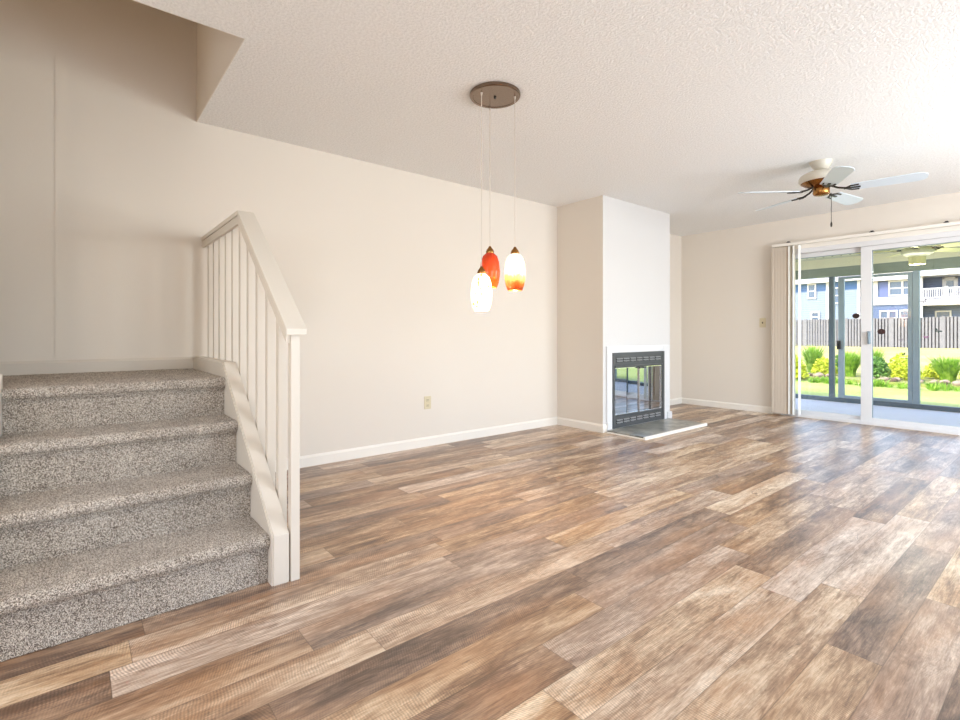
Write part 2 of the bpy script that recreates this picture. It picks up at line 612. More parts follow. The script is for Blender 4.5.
struct('floor', MB().box(XL - 0.12, XR + 0.12, YB - 0.12, YF + 0.02, -0.12, 0.0), M['floor'])
cb = MB()
cb.box(SX, XR + 0.12, YB - 0.12, YF + 0.15, H, H + 0.25)
cb.box(XL - 0.12, SX, SY, YF + 0.15, H, H + 0.25)
struct('ceiling', cb, M['ceil'])
lw = MB().box(XL - 0.12, XL, -0.085, YF + 0.15, -0.1, HU)
lw.box(XL - 0.12, XL - 0.003, YB - 0.12, -0.085, -0.1, HU)      # the strip of wall by the stairs sits a little deeper
struct('wall_left', lw, M['wall'])
fw = MB()
DX0, DX1, DZ = -2.47, -0.70, 2.055
fw.box(XL, DX0, YF, YF + 0.15, 0, H)
fw.box(DX1, XR + 0.12, YF, YF + 0.15, 0, H)
fw.box(DX0, DX1, YF, YF + 0.15, DZ, H)
struct('wall_far', fw, M['wall'])


def windowed(mb, axis, a, b, lo, hi, opens, top):
    """wall slab between a and b across `axis`, running lo..hi, with (s0,s1,z0,z1) openings"""
    def bx(s0, s1, z0, z1):
        if axis == 'x':
            mb.box(a, b, s0, s1, z0, z1)
        else:
            mb.box(s0, s1, a, b, z0, z1)
    cur = lo
    for s0, s1, z0, z1 in sorted(opens):
        bx(cur, s0, 0, top)
        bx(s0, s1, 0, z0)
        bx(s0, s1, z1, top)
        cur = s1
    bx(cur, hi, 0, top)
    return mb


RW = [(0.2, 2.0, 0.55, 2.15), (3.25, 5.85, 0.55, 2.15)]
struct('wall_right', windowed(MB(), 'x', XR, XR + 0.12, YB, YF, RW, H), M['wallwhite'])
BW = [(-1.7, 0.5, 0.55, 2.15)]
struct('wall_back', windowed(MB(), 'y', YB - 0.12, YB, XL, XR, BW, H), M['wall'])
for n, (s0, s1, z0, z1) in enumerate(RW + BW, start=1):
    back = n == 3
    e = sempty('window_%d' % n)  # unseen windows, put in to carry the fill lights
    fr = MB()
    w = 0.045

    def wb(a0, a1, b0, b1):
        if back:
            fr.box(a0, a1, YB - 0.05, YB - 0.01, b0, b1)
        else:
            fr.box(XR + 0.01, XR + 0.05, a0, a1, b0, b1)
    wb(s0, s1, z0, z0 + w)
    wb(s0, s1, z1 - w, z1)
    wb(s0, s0 + w, z0 + w, z1 - w)
    wb(s1 - w, s1, z0 + w, z1 - w)
    wb((s0 + s1) / 2 - w / 2, (s0 + s1) / 2 + w / 2, z0 + w, z1 - w)
    fr.build('window_frame', M['vinyl'], e)

struct('wall_chimney', MB().box(XL, XC, YC0, YC1, 0, H), M['wallwhite'])
# the side of the chimney breast takes the wall colour, its front is whitened for the daylight it catches
ch = bpy.data.objects['wall_chimney']
ch.data.materials.append(M['wall'])
for p in ch.data.polygons:
    if abs(p.normal.y) > 0.5:
        p.material_index = 1

# stairwell above the opening
struct('wall_stairwell_end', MB().box(XL, SX + 0.12, SY, SY + 0.12, H + 0.25, HU), M['wall'])
struct('wall_stairwell_front', MB().box(SX, SX + 0.12, YB, SY, H + 0.25, HU), M['wall'])
struct('wall_stairwell_back', MB().box(XL, SX + 0.12, YB - 0.12, YB, H, HU), M['wall'])
struct('ceiling_stairwell', MB().box(XL - 0.12, SX + 0.12, YB - 0.12, SY + 0.12, HU, HU + 0.1), M['ceil'])
struct('wall_stair_side', MB().box(-2.935, -2.84, YB, -0.305, 0, HU), M['wall'])
# drywall reveal of the opening (the cut edge of the ceiling slab)
rv = MB()
rv.box(XL, SX, SY - 0.004, SY, H, H + 0.25)
rv.box(SX - 0.004, SX, YB, SY - 0.004, H, H + 0.25)
struct('trim_1', rv, M['wall'])


def baseboard(name, pts, z=0.0, h=0.085, t=0.014, mat='trim'):
    """pts: corner points along the wall foot; the board stands to the left of the path"""
    mb = MB()
    for (x0, y0), (x1, y1) in zip(pts, pts[1:]):
        d = Vector((x1 - x0, y1 - y0, 0))
        L = d.length
        d.normalize()
        n = Vector((-d.y, d.x, 0))
        prof = [(0, 0), (t, 0), (t, h * 0.80), (t * 0.45, h * 0.93), (t * 0.3, h), (0, h)]
        a = Vector((x0, y0, z)) - d * 0.0
        va = [mb.b.verts.new(a + n * p + Vector((0, 0, q))) for p, q in prof]
        vb = [mb.b.verts.new(a + d * (L + 0.0) + n * p + Vector((0, 0, q))) for p, q in prof]
        fs = [mb.b.faces.new(va), mb.b.faces.new(vb[::-1])]
        for i in range(len(prof)):
            j = (i + 1) % len(prof)
            fs.append(mb.b.faces.new((va[j], va[i], vb[i], vb[j])))
        bmesh.ops.recalc_face_normals(mb.b, faces=fs)
    return struct(name, mb, M[mat])


baseboard('baseboard_left', [(XL, YC0), (XL, 0.73)])
baseboard('baseboard_chimney', [(XC, YC0), (XL, YC0)])
baseboard('baseboard_chimney_front', [(XC, YC0 + 0.05), (XC, YC0 - 0.014)])
baseboard('baseboard_alcove', [(XL, YF), (XL, YC1), (XC, YC1)])
baseboard('baseboard_far', [(DX0 - 0.10, YF), (XL, YF)])
baseboard('baseboard_right', [(XR, YB), (XR, YF)])
baseboard('baseboard_back', [(-2.84, YB), (XR, YB)])
baseboard('baseboard_landing', [(XL, 0.617), (XL, -0.98)], z=0.785, h=0.078, mat='rail')

# ------------------------------------------------------------------ sliding patio door (structure)
door = sempty('door_1')
f = MB()
f.box(DX0, DX1, YF - 0.012, YF + 0.14, 2.0, DZ)                     # head
f.box(DX0, DX0 + 0.05, YF - 0.012, YF + 0.14, 0.0, 2.0)
f.box(DX1 - 0.05, DX1, YF - 0.012, YF + 0.14, 0.0, 2.0)
f.box(DX0, DX1, YF - 0.02, YF + 0.14, 0.0, 0.03)                    # sill
f.box(DX0 + 0.05, DX1 - 0.05, YF + 0.0, YF + 0.008, 0.03, 0.042)
f.build('door_frame', M['vinyl'], door)


def sash(name, x0, x1, y0, y1, lw_, rw_):
    z0, z1 = 0.034, 2.0
    s = MB()
    s.box(x0, x0 + lw_, y0, y1, z0, z1, 0.004)
    s.box(x1 - rw_, x1, y0, y1, z0, z1, 0.004)
    s.box(x0 + lw_, x1 - rw_, y0, y1, z0, z0 + 0.042, 0.003)
    s.box(x0 + lw_, x1 - rw_, y0, y1, z1 - 0.05, z1, 0.003)
    o = s.build(name, M['vinyl'], door)
    g = MB().box(x0 + lw_, x1 - rw_, (y0 + y1) / 2 - 0.003, (y0 + y1) / 2 + 0.003, z0 + 0.042, z1 - 0.05)
    g.build('glass_pane', M['glass'], o)
    k = MB()
    for (a, b) in ((x0 + lw_ - 0.002, x0 + lw_ + 0.006), (x1 - rw_ - 0.006, x1 - rw_ + 0.002)):
        k.box(a, b, (y0 + y1) / 2 - 0.008, (y0 + y1) / 2 + 0.008, z0 + 0.042, z1 - 0.05)
    k.box(x0 + lw_, x1 - rw_, (y0 + y1) / 2 - 0.008, (y0 + y1) / 2 + 0.008, z1 - 0.056, z1 - 0.048)
    k.build('glazing_gasket', M['alum'], o)
    return o


sash('fixed_sash', DX0 + 0.05, -1.575, YF + 0.075, YF + 0.115, 0.055, 0.075)
sash('sliding_sash', -1.662, DX1 - 0.05, YF + 0.02, YF + 0.06, 0.102, 0.06)
hd = MB().box(-1.594, -1.568, YF - 0.016, YF + 0.0205, 0.90, 1.045, 0.005)
hd.box(-1.585, -1.577, YF - 0.03, YF - 0.012, 0.92, 1.025, 0.003)
hd.build('door_handle', M['alum'], door)
# interior casing lines above the door
struct('trim_2', MB().box(DX0 - 0.02, DX1 + 0.06, YF - 0.018, YF, DZ, DZ + 0.05, 0.004), M['trim'])

# ------------------------------------------------------------------ carpeted stairs
CY0, CY1 = -0.235, 0.617


def step_mesh(xr, xb, z0, z1, y0, y1, over=0.024, base=0.0, seed=0):
    """solid carpeted step: riser at xr, tread back to xb, rounded nosing; pile roughness in the mesh"""
    prof = []
    n = max(2, int((z1 - 0.058 - z0) / 0.008))
    for i in range(n + 1):
        prof.append((xr, z0 + (z1 - 0.058 - z0) * i / n))
    r = 0.026
    prof.append((xr + over * 0.55, z1 - 0.056))
    cx, cz = xr + over - r + 0.006, z1 - r
    for i in range(9):
        a = R(-70 + 160 * i / 8)
        prof.append((cx + r * math.cos(a), cz + r * math.sin(a)))
    L = cx - xb
    n = max(2, int(L / 0.008))
    for i in range(1, n + 1):
        prof.append((cx - L * i / n, z1))
    m = MB()
    ny = int((y1 - y0) / 0.008)
    rr = random.Random(seed)
    rows = []
    for k in range(ny + 1):
        y = y0 + (y1 - y0) * k / ny
        row = []
        for i, (x, z) in enumerate(prof):
            j = 0.0018
            row.append(m.b.verts.new((x + rr.uniform(-j, j), y + (rr.uniform(-j, j) if 0 < k < ny else 0), z + rr.uniform(-j, j))))
        rows.append(row)
    for A, B in zip(rows, rows[1:]):
        for i in range(len(prof) - 1):
            m.b.faces.new((A[i], B[i], B[i + 1], A[i + 1]))
    # close the solid at the back and the ends
    ends = []
    for row in (rows[0], rows[-1]):
        y = row[0].co.y
        ends.append((m.b.verts.new((xb, y, base)), m.b.verts.new((xr, y, base))))
    (b0, f0), (b1, f1) = ends
    m.b.faces.new(rows[0][::-1] + [f0, b0][0:2])
    m.b.faces.new(rows[-1] + [b1, f1])
    m.b.faces.new((b0, b1, rows[-1][-1], rows[0][-1]))
    m.b.faces.new((f0, f1, b1, b0))
    m.b.faces.new([r_[0] for r_ in rows][::-1] + [f0, f1])
    bmesh.ops.recalc_face_normals(m.b, faces=m.b.faces[:])
    return m


stairs = thing('staircase', 'carpeted staircase climbing from the plank floor to a corner landing', 'stairs', (-2.9, 0.2, 0))


def local(o, par):
    o.matrix_parent_inverse = Matrix.Translation(-Vector(par.location))
    return o


xr = [-2.134, -2.394, -2.645, -2.900]
zt = [0.197, 0.388, 0.592, 0.785]
for i in range(4):
    xb = xr[i + 1] - 0.004 if i < 3 else XL + 0.002
    o = step_mesh(xr[i], xb, zt[i - 1] - 0.01 if i else 0.0, zt[i], CY0 + 0.001, CY1 - 0.001, seed=i).build(
        'step' if i < 3 else 'landing', M['carpet'], stairs, smooth=True)
    local(o, stairs)
# landing runs on to the left to the foot of the second flight
o = MB().box(XL + 0.002, -2.937, -0.98, CY0 - 0.0005, 0.0, 0.785, 0.01).build('landing', M['carpet'], stairs)
local(o, stairs)
for i in range(3):
    o = MB().box(XL + 0.002, -2.937, -0.98 - 0.26 * (i + 1), -0.98 - 0.26 * i, 0.0, 0.785 + 0.19 * (i + 1), 0.015).build('step', M['carpet'], stairs)
    local(o, stairs)


def curb_poly(xend):
    return [(-2.078, 0.0), (-2.078, 0.200), (-2.945, 0.864), (xend, 0.864), (xend, 0.0)]


cm = MB().prism(curb_poly(XL + 0.001), 'y', CY1 + 0.006, 0.684, 0.002)
o = cm.build('curb_wall', M['rail'], stairs, label='painted curb the balusters stand against')
local(o, stairs)
sk = MB().prism([(-2.084, 0.0), (-2.084, 0.195), (-2.948, 0.858), (XL + 0.001, 0.858), (XL + 0.001, 0.0)], 'y', CY1, CY1 + 0.006)
local(sk.build('skirt_board', M['rail'], stairs), stairs)
cm = MB().prism([(-2.078, 0.0), (-2.078, 0.200), (-2.90, 0.845), (-2.93, 0.845), (-2.93, 0.0)], 'y', CY0 - 0.065, CY0, 0.002)
local(cm.build('curb_wall', M['rail'], stairs), stairs)

# balustrade
rail = thing('stair_balustrade', 'white wooden balustrade with square balusters along the stair and landing', 'railing', (-2.9, 0.7, 0))
ZR = 1.668
SL = (ZR - 1.036) / (2.85 - 2.062)


def rail_poly(d0, d1):
    """strip d0..d1 below the top line of the hand rail"""
    top = lambda d: [(-2.062, 1.036 - d), (-2.85, ZR - d), (XL + 0.001, ZR - d)]
    return top(d0) + top(d1)[::-1]


local(MB().prism(rail_poly(0, 0.026), 'y', 0.667, 0.752, 0.003).build('handrail', M['rail'], rail), rail)
zc_ = ZR - 0.026
ap = [(-2.085, 1.036 + 0.018 - 0.026), (-2.85, zc_), (XL + 0.001, zc_), (XL + 0.001, zc_ - 0.045), (-2.862, zc_ - 0.045), (-2.085, 0.978)]
local(MB().prism(ap, 'y', 0.673, 0.690, 0.0015).build('apron_board', M['rail'], rail), rail)
for k in range(11):
    x1 = -2.074 - 0.1612 * (10 - k)
    x0 = x1 - 0.036
    ztop = min(zc_, 1.010 + (-2.062 - x1) * SL) - 0.001
    zc = min(0.864, 0.200 + (-2.078 - x1) * 0.766)
    zb = 0.0 if k == 10 else max(0.0, zc - 0.17)
    zt0 = min(zc_, ztop + 0.036 * SL)
    m = MB()
    vs_ = [(x1, zb), (x1, ztop), (x0, zt0 if x0 > -2.85 else ztop), (x0, zb)]
    m.prism(vs_, 'y', 0.690, 0.726, 0.0015)
    local(m.build('baluster', M['rail'], rail), rail)

# ------------------------------------------------------------------ fireplace
fp = thing('fireplace', 'black metal fireplace with mirrored glass doors and white surround', 'fireplace', (XC, 4.88, 0))
FX = XC
s = MB()
s.box(FX, FX + 0.020, 4.262, 4.347, 0, 0.886, 0.003)
s.box(FX, FX + 0.020, 5.330, 5.465, 0, 0.886, 0.003)
s.box(FX, FX + 0.020, 4.347, 5.330, 0.816, 0.886, 0.003)
s.box(FX, FX + 0.028, 4.258, 4.300, 0, 0.10, 0.003)
s.box(FX, FX + 0.034, 5.405, 5.495, 0, 0.10, 0.006)
local(s.build('surround', M['vinyl'], fp, label='white painted surround board'), fp)
fr = MB()
y0, y1 = 4.347, 5.330
fr.box(FX, FX + 0.030, y0, y0 + 0.030, 0.027, 0.816)
fr.box(FX, FX + 0.030, y1 - 0.045, y1, 0.027, 0.816)
fr.box(FX, FX + 0.026, y0 + 0.030, y1 - 0.045, 0.672, 0.816)
fr.box(FX, FX + 0.026, y0 + 0.030, y1 - 0.045, 0.027, 0.150)
fr.box(FX, FX + 0.004, y0 + 0.030, y1 - 0.045, 0.150, 0.672)
fr.box(FX + 0.002, FX + 0.046, y0 + 0.030, y1 - 0.040, 0.660, 0.677, 0.003)      # hood lip
local(fr.build('firebox_front', M['black'], fp), fp)
for (za, zb) in ((0.716, 0.764), (0.070, 0.120)):
    gr = MB()
    sl = MB()
    n = 7
    pw = (y1 - y0 - 0.13) / n
    for k in range(n):
        a = y0 + 0.05 + pw * k
        sl.box(FX + 0.0255, FX + 0.028, a + 0.008, a + pw - 0.012, za, zb)
        for q in range(2):
            zz = za + 0.010 + (zb - za) * 0.5 * q
            gr.prism([(FX + 0.028, zz + 0.006), (FX + 0.038, zz - 0.004), (FX + 0.038, zz + 0.004), (FX + 0.028, zz + 0.012)], 'y', a + 0.008, a + pw - 0.012)
            gr.box(FX + 0.026, FX + 0.034, (2 * a + pw) / 2 - 0.004, (2 * a + pw) / 2 + 0.002, za, zb)
    o = local(sl.build('vent_grille', M['dark'], fp), fp)
    gr.build('louver', M['louver'], o)
    bpy.context.view_layer.update()
ya, yb = y0 + 0.034, y1 - 0.050
for k in range(4):
    a = ya + (yb - ya) * k / 4
    b = ya + (yb - ya) * (k + 1) / 4
    ta, tb = ((0.0, 0.0035), (0.0035, 0.0), (0.012, 0.0), (0.012, 0.0))[k]
    g = MB()
    g.prism([(FX + 0.012 + ta, a + 0.003), (FX + 0.012 + tb, b - 0.003), (FX + 0.006, b - 0.003), (FX + 0.006, a + 0.003)], 'z', 0.164, 0.650)
    o = local(g.build('glass_door', M['smoke'], fp), fp)
    t = MB()
    e = 0.006
    xx = FX + 0.0165 + max(ta - 0.003, 0) * 0.9
    t.box(FX + 0.006, xx, a + 0.002, b - 0.002, 0.158, 0.168)
    t.box(FX + 0.006, xx, a + 0.002, b - 0.002, 0.648, 0.656)
    for yy in ([a] if k in (0, 2) else [b - e]):
        t.box(FX + 0.006, xx, yy, yy + e, 0.158, 0.656)
    t.build('door_edge', M['chrome'], o)
for yy in (4.845, 4.915):
    h = MB().box(FX + 0.026, FX + 0.044, yy - 0.035, yy + 0.02, 0.636, 0.654, 0.004)
    local(h.build('door_pull', M['black'], fp), fp)

hs = thing('hearth_slab', 'grey slate hearth slab with white front edge on the plank floor', 'hearth', (-2.92, 4.8, 0))
local(MB().box(FX + 0.035, -2.712, 4.235, 5.425, 0.0, 0.026, 0.003).build('slate_top', M['hearth'], hs), hs)
e = MB().box(-2.712, -2.688, 4.215, 5.427, 0.0, 0.030, 0.003)
e.box(FX + 0.04, -2.688, 4.212, 4.234, 0.0, 0.014, 0.003)
local(e.build('edge_trim', M['trim'], hs), hs)

# ------------------------------------------------------------------ outlet and switch
o = thing('wall_outlet', 'ivory double outlet low on the long left wall', 'outlet', (XL, 2.481, 0.394))
o.rotation_euler = (0, 0, 0)
MB().box(0, 0.006, -0.036, 0.036, -0.058, 0.058, 0.002).build('cover_plate', M['ivory'], o)
for dz in (-0.024, 0.024):
    r_ = MB().box(0.004, 0.009, -0.017, 0.017, dz - 0.014, dz + 0.014, 0.003).build('receptacle', M['ivory'], o)
    sl = MB()
    for dy in (-0.007, 0.007):
        sl.box(0.0085, 0.0095, dy - 0.0015, dy + 0.0015, dz - 0.003, dz + 0.007)
    sl.tube((0.0085, 0, dz - 0.008), (0.0095, 0, dz - 0.008), 0.003)
    sl.build('slot', M['ivorydark'], r_)
o = thing('light_switch', 'ivory light switch on the far wall left of the blinds', 'switch', (-2.690, YF, 1.158))
MB().box(-0.038, 0.038, -0.006, 0, -0.06, 0.06, 0.002).build('cover_plate', M['ivory'], o)
MB().prism([(-0.006, -0.012), (-0.016, 0.006), (-0.012, 0.012), (-0.006, 0.012)], 'x', -0.006, 0.006).build('toggle', M['ivorydark'], o)

# ------------------------------------------------------------------ vertical blinds
bl = thing('vertical_blind', 'beige vertical blind drawn back to the left of the patio door', 'blind', (-2.4, 6.82, 0))
local(MB().box(-2.545, -0.45, 6.795, 6.837, 2.098, 2.132, 0.004).build('headrail', M['trim'], bl), bl)
for x in (-2.36, -1.535, -0.93):
    b_ = MB().box(x - 0.02, x + 0.02, 6.79, YF, 2.132, 2.138)
    b_.box(x - 0.012, x + 0.012, 6.80, 6.83, 2.138, 2.150)
    local(b_.build('bracket', M['bronze'], bl), bl)


def vane(x, ang, mat):
    m = MB()
    c, s_ = math.cos(ang), math.sin(ang)
    n = 6
    pts = []
    for i in range(n + 1):
        t = -0.044 + 0.088 * i / n
        w = 0.006 * (1 - (t / 0.044) ** 2)
        pts.append((t, w))
    poly = [(p, w + 0.0007) for p, w in pts] + [(p, w - 0.0007) for p, w in pts[::-1]]
    poly = [(x + p * s_ + w * c, 6.817 - p * c + w * s_) for p, w in poly]
    m.prism(poly, 'z', 0.03, 2.085)
    m.box(x - 0.004, x + 0.004, 6.812, 6.822, 2.084, 2.10)
    return local(m.build('vane', M[mat], bl, smooth=True), bl)


for k in range(14):
    vane(-2.512 + 0.0112 * k, R(-52 + 5 * math.sin(k * 2.1)), 'vane')
vane(-2.352, R(2), 'vanew')
vane(-2.302, R(1), 'vanew')
vane(-2.243, R(1), 'vanew')
# ------------------------------------------------------------------ pendant light
pd = thing('pendant_light', 'three glass pendant lamps hanging on cords from a round brushed nickel plate', 'pendant lamp', (-2.238, 1.937, H))
m = MB().lathe([(0, 0), (0.146, 0), (0.150, -0.004), (0.150, -0.018), (0.144, -0.024), (0.132, -0.024), (0.130, -0.021), (0, -0.021)], 64)
can = m.build('canopy', M['nickel'], pd, smooth=True)
MB().lathe([(0.0, -0.030), (0.006, -0.029), (0.008, -0.025), (0.008, -0.021), (0, -0.021)], 16).build('canopy_nut', M['bronze'], can, smooth=True)
SH = [(0.0440, 0.0), (0.055, 0.03), (0.0620, 0.075), (0.0630, 0.10), (0.057, 0.16), (0.046, 0.195), (0.026, 0.214), (0.020, 0.217)]


def pendant(dx, dy, zs, mat, lab):
    """zs = height of the shade's open bottom"""
    b = zs - H
    cords = MB().tube((dx, dy, -0.021), (dx, dy, b + 0.25), 0.0022, n=8)
    cords.tube((dx, dy, -0.021), (dx, dy, -0.036), 0.006, 0.004)
    cords.build('cord', M['cord'], pd)
    t = 0.003
    prof = SH + [(r - t, z) for r, z in SH[::-1]]
    prof = prof + [prof[0]]
    sh = MB().lathe(prof, 40, (dx, dy, b)).build('lamp_shade', M[mat], pd, smooth=True, label=lab)
    MB().lathe([(0, 0.215), (0.024, 0.213), (0.026, 0.222), (0.021, 0.236), (0.012, 0.247), (0.006, 0.258), (0, 0.258)], 24, (dx, dy, b)).build(
        'socket_cap', M['brass'], pd, smooth=True)
    MB().ball((dx, dy, b + 0.145), 0.022, 2, (1, 1, 1.3)).tube((dx, dy, b + 0.16), (dx, dy, b + 0.214), 0.013, n=12).build('bulb', M['bulb'], pd, smooth=True)
    lamp('pendant_bulb', 'POINT', (-2.238 + dx, 1.937 + dy, zs + 0.075), 14.0, (1.0, 0.74, 0.50), shadow_soft_size=0.03)


PEND = []
pendant(-0.008, -0.097, 1.150, 'shade_white', 'white glass shade with amber flecks')
pendant(-0.127, 0.068, 1.302, 'shade_red', 'red orange glass shade')
pendant(0.079, 0.087, 1.272, 'shade_amber', 'white glass shade fading to amber at the rim')

# added ceiling lamp, unseen behind and left of the camera, brightens the stair treads
el = thing('added_ceiling_light', 'added round white ceiling light, out of view, filling the entry and stairs', 'ceiling light', (-1.15, -0.95, H))
MB().lathe([(0, 0), (0.19, 0), (0.19, -0.025), (0, -0.025)], 40).build('base_ring', M['nickel2'], el, smooth=True)
MB().lathe([(0, -0.025), (0.175, -0.025), (0.165, -0.06), (0.11, -0.09), (0, -0.105)], 40).build('diffuser', M['diffuser'], el, smooth=True)
lamp('entry_fill_lamp', 'AREA', (-1.15, -0.95, H - 0.11), 18, (1.0, 0.92, 0.83), shape='DISK', size=0.34)

# ------------------------------------------------------------------ ceiling fans


def fan(loc, b0, name, label, zb, rad, cream, blade_mat, brass, iron, n=5, chain=True, lightkit=False):
    fn = thing(name, label, 'ceiling fan', loc)
    MB().lathe([(0, 0), (0.082, 0), (0.080, -0.010), (0.066, -0.040), (0.050, -0.062), (0.046, -0.070), (0, -0.070)], 40).build('canopy', M[cream], fn, smooth=True)
    MB().tube((0, 0, -0.07), (0, 0, -0.085), 0.03, n=20).build('downrod', M[cream], fn, smooth=True)
    MB().lathe([(0, -0.080), (0.055, -0.080), (0.110, -0.090), (0.150, -0.110), (0.160, -0.130), (0.160, -0.155), (0.152, -0.165)] +
               [(0.15, -0.170), (0.0, -0.170)], 48).build('motor_housing', M[cream], fn, smooth=True)
    MB().lathe([(0, -0.168), (0.148, -0.168), (0.120, -0.190), (0.085, -0.205), (0.06, -0.210), (0, -0.210)], 48).build('motor_base', M[brass], fn, smooth=True)
    MB().lathe([(0, -0.208), (0.052, -0.208), (0.060, -0.225), (0.060, -0.262), (0.050, -0.275), (0.02, -0.282), (0, -0.282)], 32).build('switch_housing', M[brass], fn, smooth=True)
    for k in range(n):
        a = b0 + 2 * math.pi * k / n
        rot = Matrix.Rotation(a, 4, 'Z') @ Matrix.Translation((0, 0, zb)) @ Matrix.Rotation(R(-12), 4, 'X')
        ir = MB()
        ir.path([(0.07, 0, 0.035), (0.11, 0, 0.012), (0.17, 0, -0.004)], 0.008)
        ir.path([(0.16, 0, -0.004), (0.20, 0.035, -0.005), (0.25, 0.04, -0.005)], 0.007)
        ir.path([(0.16, 0, -0.004), (0.20, -0.035, -0.005), (0.25, -0.04, -0.005)], 0.007)
        ir.box(0.15, 0.26, -0.010, 0.010, -0.010, -0.004, 0.002)
        ir.b.transform(rot)
        ir.build('blade_iron', M[iron], fn)
        w0, w1 = 0.056, 0.070
        pts = [(0.20, -w0), (rad - 0.06, -w1), (rad - 0.018, -w1 * 0.78), (rad, -w1 * 0.38), (rad, w1 * 0.38), (rad - 0.018, w1 * 0.78), (rad - 0.06, w1), (0.20, w0)]
        bd = MB().prism(pts, 'z', -0.003, 0.003, 0.001)
        bd.b.transform(rot)
        bd.build('fan_blade', M[blade_mat], fn)
    if chain:
        MB().tube((0.058, 0.045, -0.262), (0.058, 0.045, -0.50), 0.0022, n=6).build('pull_chain', M[iron], fn)
        MB().lathe([(0, -0.545), (0.006, -0.54), (0.008, -0.52), (0.004, -0.50), (0, -0.498)], 12, (0.058, 0.045, 0)).build('chain_fob', M[iron], fn, smooth=True)
    if lightkit:
        MB().lathe([(0, -0.425), (0.076, -0.425), (0.080, -0.42), (0.084, -0.285), (0.06, -0.278), (0, -0.278)], 12).build('light_shade', M['canvas'], fn)
    return fn


fan((-1.42, 4.80, H), R(11), 'ceiling_fan', 'white five-blade ceiling fan with brass fittings on the living room ceiling', -0.245, 0.66,
    'cream', 'blade', 'brass', 'bronze')

# ------------------------------------------------------------------ screened porch (outside the door)
struct('porch_floor', MB().box(-6.0, 3.0, YF + 0.15, 9.22, -0.20, -0.03), M['slab'])
PZ = 2.17
pc = MB().box(-6.0, 3.0, YF + 0.15, 9.5, PZ, PZ + 0.12)
struct('ceiling_porch', pc, M['porch'])
bm_ = MB()
bm_.box(-6.0, 3.0, 9.06, 9.20, 1.90, 2.035)
struct('trim_3', bm_, M['beam'])
struct('trim_4', MB().box(-6.0, 3.0, 9.02, 9.22, 2.035, PZ), M['porchlight'])
vt = thing('soffit_vent', 'perforated soffit vent strip along the porch ceiling', 'vent', (-2.0, 8.72, PZ))
MB().box(-3.9, 4.0, -0.05, 0.05, -0.006, 0.0).build('vent_strip', M['porchlight'], vt)
for k in range(34):
    h_ = MB().tube((-2.2 + 0.11 * k, 0, -0.0075), (-2.2 + 0.11 * k, 0, -0.006), 0.014, n=8).build('vent_hole', M['dark'], vt)
sf = thing('screen_wall', 'grey aluminium screen framing at the open side of the porch', 'screen frame', (-2.0, 9.13, -0.03))
local(MB().box(-6.0, 3.0, 9.09, 9.17, -0.03, 0.035, 0.003).build('bottom_rail', M['alumdark'], sf), sf)
for x0, x1, mt in ((-2.590, -2.525, 'alumdark'), (-1.592, -1.520, 'alum'), (-4.2, -4.13, 'alum'), (0.45, 0.52, 'alum')):
    local(MB().box(x0, x1, 9.09, 9.17, 0.035, 1.90, 0.003).build('post', M[mt], sf), sf)
sd = thing('screen_door', 'grey screen door with a black latch between two porch posts', 'door', (-2.0, 9.13, 0.035))
d = MB()
d.box(-2.470, -2.395, 9.10, 9.15, 0.040, 1.885, 0.003)
d.box(-1.645, -1.595, 9.10, 9.15, 0.040, 1.885, 0.003)
d.box(-2.395, -1.645, 9.10, 9.15, 1.85, 1.885)
d.box(-2.395, -1.645, 9.10, 9.15, 0.040, 0.075)
local(d.build('door_frame', M['alum'], sd), sd)
local(MB().box(-2.478, -2.435, 9.06, 9.10, 0.78, 0.91, 0.004).build('latch', M['dark'], sd), sd)
fan((-1.365, 8.05, PZ), R(127), 'porch_ceiling_fan', 'cream ceiling fan with ribbed light shade under the porch roof', -0.115, 0.62,
    'porchlight', 'canvas', 'porchlight', 'bronze', chain=False, lightkit=False)
pf = bpy.data.objects['porch_ceiling_fan']
MB().lathe([(0, -0.300), (0.078, -0.300), (0.082, -0.295), (0.086, -0.165), (0.066, -0.155), (0, -0.155)], 12).build('light_shade', M['canvas'], pf)
lamp('porch_fill_lamp', 'POINT', (-1.365, 8.05, PZ - 0.36), 18, (1.0, 0.95, 0.82), shadow_soft_size=0.09)  # added below the fan's shade to brighten the porch

# ------------------------------------------------------------------ decals on the glass
GY1 = YF + 0.095 - 0.0034
GY2 = YF + 0.04 - 0.0034


def oval(x, z, y, label):
    m = MB().prism([(x + 0.036 * math.cos(R(t)), z + 0.030 * math.sin(R(t))) for t in range(0, 360, 15)], 'y', y - 0.001, y)
    return tag(m.build('window_decal', M['decal']), label, 'decal')


oval(-1.722, 1.222, GY1, 'dark brown oval decal on the left glass pane of the patio door')
oval(-1.478, 1.040, GY2, 'dark brown oval decal on the right glass pane beside the door handle')


def butterfly(x, z, y, s, mat, label, rot=0.0):
    m = MB()
    c, n = math.cos(rot), math.sin(rot)
    def w(pts):
        m.prism([(x + s * (p * c - q * n), z + s * (p * n + q * c)) for p, q in pts], 'y', y - 0.0012, y)
    w([(0.05, 0.0), (0.5, 0.5), (0.9, 0.45), (0.8, 0.05), (0.35, -0.05)])
    w([(-0.05, 0.0), (-0.35, -0.05), (-0.8, 0.05), (-0.9, 0.45), (-0.5, 0.5)])
    w([(0.05, -0.05), (0.5, -0.15), (0.55, -0.5), (0.25, -0.55)])
    w([(-0.05, -0.05), (-0.25, -0.55), (-0.55, -0.5), (-0.5, -0.15)])
    w([(-0.05, -0.45), (0.05, -0.45), (0.05, 0.35), (-0.05, 0.35)])
    return tag(m.build('window_decal', M[mat]), label, 'decal')


